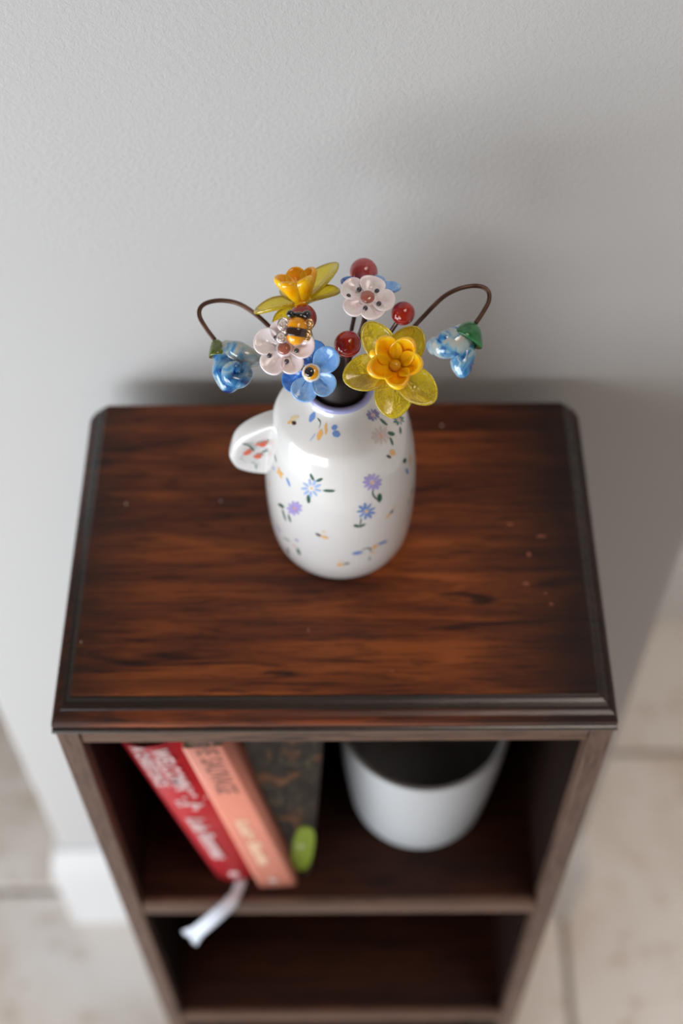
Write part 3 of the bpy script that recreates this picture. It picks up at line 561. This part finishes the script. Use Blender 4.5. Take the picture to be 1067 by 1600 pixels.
bell([(335.5, 531, .680), (322, 513, .680), (312, 495, .680), (313, 481, .680), (325, 472.5, .680), (347, 469.5, .680), (374, 475, .680), (402, 493, .681), (428, 518, .683), (470, 565, .688)], 185, .0118,
     'swirled blue glass bellflower hanging from a hooked wire on the left', (337, 530, .680), M_OLIVE, (.15, -1, .1), .0085, .0050,
     [([(343, 545, .680), (350, 562, .680), (352, 580, .679), (358, 598, .678), (372, 600, .676)], (4.2, 5.4, 6.6, 5.4, 2.6), 1, M_MAR),
      ([(384, 566, .675), (384, 586, .674), (374, 594, .673), (360, 590, .672), (358, 578, .671), (368, 574, .670), (374, 580, .670)], (2.0, 3.6, 4.2, 4.0, 3.6, 3.2, 1.8), 1, M_MAR),
      ([(344, 542, .682), (360, 550, .680), (376, 562, .678)], (3.4, 5.4, 3.8), 1, M_MAR2),
      ([(350, 541, .682), (372, 548, .678), (388, 558, .678), (405, 563, .682)], (3.6, 5.0, 5.2, 3.0), 1, M_MAR2)])
bell([(743, 505, .680), (752, 492, .680), (763, 472, .680), (763.5, 457, .680), (754, 448.5, .680), (736, 447, .680), (712, 453, .680), (690, 466, .681), (664, 492, .683), (640, 519, .687), (612, 560, .690)], -5, .0118,
     'swirled blue and white glass bellflower hanging from a hooked wire on the right', (741, 505, .680), M_GREEN, (-.42, -.80, .1), .0098, .0088,
     [([(728, 520, .681), (712, 533, .678), (696, 541, .678), (682, 541, .682), (672, 540, .686)], (6.0, 7.2, 6.6, 5.0, 3.2), 1, M_MAR2),
      ([(712, 528, .678), (696, 530, .676), (686, 532, .678)], (2.4, 4.6, 2.4), 1, M_MAR),
      ([(731, 530, .682), (726, 552, .681), (722, 568, .680), (725, 580, .680), (728, 584, .681)], (3.4, 5.6, 6.0, 4.6, 2.0), 1, M_MAR)])
# bee
d0 = .6285
bee = thing('glass_bee', at(462, 538, .634), 'orange and black striped glass bee resting on the pink blossom', 'bee')
a0, a1 = at(466, 494, d0), at(460.5, 540, d0 + .001); axb = (a1 - a0)
bz = (a1 - a0).normalized(); bx = CB.cross(bz).normalized(); by = bz.cross(bx)
def barrel(s0, s1, ex=0.0, n=24, m=14):
    prof = []
    for i in range(m + 1):
        s = s0 + (s1 - s0) * i / m; r = .0044 * max(.0, 1 - abs(2 * s - 1) ** 2.6) ** .5
        edge = min(1, math.sqrt(max(0, 1 - abs(2 * i / m - 1) ** 6)) + .9 * (ex == 0))
        prof.append((s, max(r + ex * edge, .0001)))
    V = []; Fc = []
    for s, r in prof: V += [a0 + axb * s + (bx * cos(q) + by * sin(q) * .9) * r for q in [2 * pi * j / n for j in range(n)]]
    for i in range(m):
        for j in range(n): Fc.append((i * n + j, i * n + (j + 1) % n, (i + 1) * n + (j + 1) % n, (i + 1) * n + j))
    Fc += [tuple(range(n)), tuple(range(m * n, (m + 1) * n))]
    return V, Fc
obj('body', *barrel(0, 1), M_BEE, bee)
obj('stripe', *barrel(.40, .70, .0006), M_BROWNB, bee)
obj('head', *ball(at(468, 493.5, d0 + .0008), .0024, 18, 12, (1.4, .8, 1), (bx, bz, by)), M_BLACK, bee)
for px, py, r in [(454.0, 490.8, .0019), (479.0, 491.8, .0021)]:
    obj('eye', *ball(at(px, py, d0 - .0010), r, 18, 12), M_BLACK, bee)
for px, py, rx, ry, m in [(442, 507, .0026, .0031, M_SILV), (440, 527, .0027, .0029, M_SILV), (482.5, 508.5, .0021, .0031, M_GOLD), (479.5, 525, .0020, .0027, M_GOLD)]:
    c0 = at(px, py, d0 + .0005); P = []
    for j in range(50):
        tt = j / 49; q = tt * 5.2 * pi; rr = 1 - .8 * tt
        P.append(c0 + CR * (rx * rr * cos(q)) + CU * (ry * rr * sin(q)) + CB * (.0005 * sin(q * 1.3)))
    inn = at(461, py + 2, d0 + .001)
    obj('wing', *merge(tube(P, .00033, 6), tube([P[0], P[0].lerp(inn, .7)], .00033, 6)), m, bee)
    V, Fc = ball(c0 - CB * .0003, 1, 20, 8, (rx * .92, ry * .92, .00035), (CR, CU, CB)); obj('wing_glass', V, Fc, M_WHITE if m is M_SILV else M_GOLD, bee)

# ---------------------------------------------------------------- books and planter on the upper shelf
SZ = -.2873
def leaner(bl, lean, y0):
    """local (x right, y back, z up) with the lower left corner on the shelf, leaning left by lean degrees"""
    a = math.radians(lean)
    return lambda p: Vector((bl + p.x * cos(a) - p.z * sin(a), y0 + p.y, SZ + .0002 + p.x * sin(a) + p.z * cos(a)))
def shell(w0, dep, h, t, bulge, n=10, w1=None):
    """spine and two boards of a book as one wrapped cover"""
    def outline(w, ins):
        O = []
        for i in range(n + 1):
            s = i / n; O.append((ins + (w - 2 * ins) * s, ins * .8 - bulge * sin(pi * s) ** .8 + (bulge if True else 0)))
        return [(ins, dep)] + O + [(w - ins, dep)]
    V = []
    for z, w in ((0, w0), (h, w1 or w0)):
        V += [(x, y, z) for x, y in outline(w, 0)] + [(x, y, z) for x, y in outline(w, t)]
    m = n + 3; Fc = []
    for i in range(m - 1):
        Fc += [(i, i + 1, 2 * m + i + 1, 2 * m + i), (m + i, 3 * m + i, 3 * m + i + 1, m + i + 1), (i, m + i, m + i + 1, i + 1), (2 * m + i, 2 * m + i + 1, 3 * m + i + 1, 3 * m + i)]
    Fc += [(0, 2 * m, 3 * m, m), (m - 1, 2 * m - 1, 4 * m - 1, 3 * m - 1)]
    return V, Fc
def textm(f, x, y, z, tilt=0):
    """matrix for lettering that reads down a spine"""
    o = f(Vector((x, y, z))); dn = (f(Vector((x, y, z - 1))) - o).normalized(); rt = (f(Vector((x + 1, y, z))) - o).normalized(); nz = dn.cross(rt)
    return Matrix(((dn.x, rt.x, nz.x, o.x), (dn.y, rt.y, nz.y, o.y), (dn.z, rt.z, nz.z, o.z), (0, 0, 0, 1)))
M_REDB = simple('red_book_cloth', (.50, .012, .022), .45); M_PAGE = simple('cream_pages', (.62, .56, .44), .8)
M_SALM = simple('salmon_book_cover', (.72, .255, .175), .5); M_SALML = simple('salmon_dark_print', (.22, .09, .07), .6)
M_CREAMP = simple('cream_print', (.80, .55, .38), .6); M_WPRINT = simple('white_print', (.75, .55, .55), .5); M_GREYP = simple('grey_print', (.45, .36, .34), .6)
# red hardback
f = leaner(-.0850, 10.3, .0190)
rb = thing('hardback_book', f(Vector((0, 0, 0))), 'red hardback book with white lettering leaning on the left side of the shelf', 'book')
V, Fc = shell(.0292, .132, .214, .0022, .0050, w1=.0350); obj('cover', xform(V, f), Fc, M_REDB, rb)
V, Fc = box(.0024, .0268, .0056, .128, .003, .211); obj('pages', xform(V, f), Fc, M_PAGE, rb, smooth=False)
def spy(x, w=.032, b=.0050): return b - b * sin(pi * min(max(x / w, 0.02), .98)) ** .8 - .0004
text('WELCOMN', .0150, textm(f, .0208, spy(.0208) - .0006, .2120), M_WPRINT, rb, 'title_lettering', .74, .0003)
text('A CHRISTUNCE', .0108, textm(f, .0098, spy(.0098) - .0006, .2170), M_WPRINT, rb, 'title_lettering', .72, .0003)
text('Lula Remmas', .0150, textm(f, .0150, spy(.0150) - .0006, .1150), M_WPRINT, rb, 'author_lettering', .86, .0004, .3)
def dot(px, pz, r, m, name, parent, fn, y=None, n=14, wdt=1):
    P0 = [Vector((px + r * cos(2 * pi * i / n) * wdt, (spy(px) if y is None else y) - .0004, pz + r * sin(2 * pi * i / n))) for i in range(n)]
    P1 = [p + Vector((0, .0005, 0)) for p in P0]
    V = xform(P0 + P1, fn); Fc = [tuple(range(n)), tuple(range(n, 2 * n))] + [(i, (i + 1) % n, n + (i + 1) % n, n + i) for i in range(n)]
    return obj(name, V, Fc, m, parent, smooth=False)
for x, z, r in [(.0235, .1500, .0017), (.0240, .1435, .0017), (.0180, .1440, .0014), (.0125, .1390, .0018), (.0165, .1350, .0024), (.0120, .1335, .0015), (.0205, .1330, .0020), (.0225, .1300, .0020), (.0250, .1300, .0014), (.0200, .1265, .0018), (.0288, .1360, .0010)]:
    dot(x, z, r, M_WPRINT, 'printed_flower', rb, f)
dot(.0160, .0150, .0036, M_WPRINT, 'printed_emblem', rb, f)
# ribbon bookmark
k = NT('pale_satin_ribbon'); k.p(Base_Color=(.60, .66, .76), Roughness=.35, Sheen_Weight=.4); M_RIB = k.m
P = catmull([(-.0660, .030, SZ + .0015), (-.0690, .0160, SZ + .0012), (-.0740, .0050, SZ + .0018), (-.0830, -.0030, SZ - .0010), (-.0950, -.0095, SZ - .0110), (-.1045, -.0120, SZ - .0240)], 6)
V = []; Fc = []
for i, p in enumerate(P):
    t_ = (P[min(i + 1, len(P) - 1)] - P[max(i - 1, 0)]).normalized(); nn = (CB - t_ * CB.dot(t_)).normalized(); s = t_.cross(nn)
    e = i / (len(P) - 1); wd = .0046 * (1 + (.55 * ((e - .86) / .14) if e > .86 else 0)) * (.8 if e < .35 else 1)
    for q in range(5):
        u = q / 4 * 2 - 1; V.append(p + s * (u * wd) + nn * (.0006 * cos(u * 2.4 + e * 3)) + (t_ * (.0016 * (q % 2)) if i == len(P) - 1 else Vector((0, 0, 0))))
for i in range(len(P) - 1):
    for q in range(4): Fc.append((i * 5 + q, i * 5 + q + 1, i * 5 + q + 6, i * 5 + q + 5))
o = obj('bookmark_ribbon', V, Fc, M_RIB, rb); sm = o.modifiers.new('thick', 'SOLIDIFY'); sm.thickness = .0004
tag(o, 'pale satin ribbon bookmark with a frayed end')
# salmon paperback
f2 = leaner(-.0548, 8.3, .0150)
sb = thing('paperback_book', f2(Vector((0, 0, 0))), 'salmon pink paperback leaning against the red hardback', 'book')
V, Fc = shell(.0262, .130, .222, .0006, .0006, w1=.0240); obj('cover', xform(V, f2), Fc, M_SALM, sb)
V, Fc = box(.0008, .0230, .0014, .129, .0005, .2215); obj('pages', xform(V, f2), Fc, M_PAGE, sb, smooth=False)
text('THE SAUVAGE', .0178, textm(f2, .0122, -.0002, .2330), M_SALML, sb, 'title_lettering', .62, .0001, 0, 1.05)
text('Lucie Sauvin', .0115, textm(f2, .0120, -.0002, .1180), M_CREAMP, sb, 'author_lettering', 1.18, .0006, 0, 1.1)
dot(.0120, .0135, .0034, M_GREYP, 'printed_emblem', sb, f2, y=-.0001)
# dark patterned book, splayed wider towards its top
k = NT('dark_botanical_cover'); a = k.noise(k.coord((1, 1, .5)), 70, 3, .5, 1.5); b = k.noise(k.coord((1, 1, .6), (3, 1, 2)), 45, 2, .5, 1.0)
c1 = k.ramp(a, [(.40, (.012, .008, .006)), (.56, (.024, .017, .011)), (.70, (.065, .055, .030))]); c2 = k.ramp(b, [(.58, (0, 0, 0)), (.68, (.08, .025, .006))])
k.p(Base_Color=k.mix(1.0, c1, c2, 'ADD'), Roughness=.6, Specular_IOR_Level=.2); M_DARK = k.m
db = thing('patterned_book', (-.028, .05, SZ), 'dark botanical patterned book between the salmon paperback and the white planter', 'book')
Yd = .023
edgeL = lambda h: -.0268 - .152 * h if h < .14 else -.0481 - .10 * (h - .14)
edgeR = lambda h: -.0190 + .060 * h - (.0016 if h < .01 else 0)
V = []; Fc = []; hs = [0, .01, .05, .09, .13, .16, .19, .215]
for h in hs:
    l, r = edgeL(h) + .0012, edgeR(h)
    V += [(l, .150, SZ + .0002 + h), (l, Yd + .003, SZ + .0002 + h), (l + .0008, Yd + .0004, SZ + .0002 + h), (l + .002, Yd, SZ + .0002 + h), (r - .002, Yd, SZ + .0002 + h), (r - .0008, Yd + .0005, SZ + .0002 + h), (r, Yd + .003, SZ + .0002 + h), (r, .150, SZ + .0002 + h)]
n = 8
for i in range(len(hs) - 1):
    for q in range(n): Fc.append((i * n + q, i * n + (q + 1) % n, (i + 1) * n + (q + 1) % n, (i + 1) * n + q))
Fc += [tuple(range(n)), tuple(range((len(hs) - 1) * n, len(hs) * n))]
obj('cover', V, Fc, M_DARK, db, smooth=False)
M_LIME = simple('lime_green_label', (.15, .21, .004), .5)
p0, p1 = (-.0270, SZ + .014), (-.0200, SZ + .090); P0 = []
nn_ = 24
axv = Vector((p1[0] - p0[0], p1[1] - p0[1])); c_ = Vector(((p0[0] + p1[0]) / 2, (p0[1] + p1[1]) / 2)); L_ = axv.length / 2; axv.normalize(); sd = Vector((axv.y, -axv.x))
for q in range(nn_):
    a = 2 * pi * q / nn_; e = c_ + axv * (L_ * (abs(sin(a)) ** .7) * (1 if sin(a) > 0 else -1)) + sd * (.0072 * (abs(cos(a)) ** .8) * (1 if cos(a) > 0 else -1)); P0.append(e)
V = [(p.x, Yd - .0012, p.y) for p in P0] + [(p.x, Yd + .0015, p.y) for p in P0]
tag(obj('lime_label', V, [tuple(range(nn_)), tuple(range(nn_, 2 * nn_))] + [(i, (i + 1) % nn_, nn_ + (i + 1) % nn_, nn_ + i) for i in range(nn_)], M_LIME, db, smooth=False), 'rounded lime green label')
obj('label_mark', *ball((c_.x - .001, Yd - .0012, c_.y + .006), .0026, 14, 8, (1, .12, 1.3)), simple('pale_green_mark', (.30, .33, .16), .5), db)
# cream slip tucked between the two
V = []; 
for h, l, r in ((.128, -.0486, -.0470), (.215, -.0602, -.0552)):
    V += [(l + .0006, .060, SZ + h), (r - .0004, .060, SZ + h), (r - .0004, .140, SZ + h), (l + .0006, .140, SZ + h)]
tag(obj('paper_slip', V, [(0, 1, 2, 3), (4, 5, 6, 7), (0, 1, 5, 4), (1, 2, 6, 5), (2, 3, 7, 6), (3, 0, 4, 7)], simple('sage_cream_paper', (.42, .38, .25), .8), None, smooth=False), 'pale sage cream paper tucked behind the salmon paperback', 'paper')
# planter
PX, PY = .0575, .0885
pl = thing('planter', (PX, PY, SZ), 'white round ceramic planter standing empty on the upper shelf', 'planter')
pp = [(.030, .0002), (.042, .0004), (.0460, .0016), (.0478, .0050), (.0490, .012), (.0525, .045), (.0552, .080), (.0572, .112), (.0574, .1185), (.0568, .1212), (.0556, .1220), (.0534, .1214), (.0524, .119), (.0516, .105), (.0485, .060), (.0445, .012), (.030, .008), (.001, .008)]
pc = [(p.x, p.z) for p in catmull([(r, 0, z) for r, z in pp], 3)]
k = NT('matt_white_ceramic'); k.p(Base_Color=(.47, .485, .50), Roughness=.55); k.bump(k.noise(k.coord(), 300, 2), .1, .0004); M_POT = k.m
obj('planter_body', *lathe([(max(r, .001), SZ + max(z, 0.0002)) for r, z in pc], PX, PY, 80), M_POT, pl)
# embossed curl on its front
P = []
for j in range(26):
    tt = j / 25; q = 2.2 - tt * 4.4; rr = .0045 + .010 * tt
    s = -.014 + rr * cos(q) * .9 + tt * .012; z = .060 + rr * .75 * sin(q); th = -pi / 2 + s / .0535; rad = .0488 + .0065 * (z / .11) + .0008
    rad = .0490 + (z - .012) * .084
    P.append((PX + (rad - .0001) * cos(th), PY + (rad - .0001) * sin(th), SZ + z))
obj('embossed_curl', *tube(P, .0010, 8), M_POT, pl)
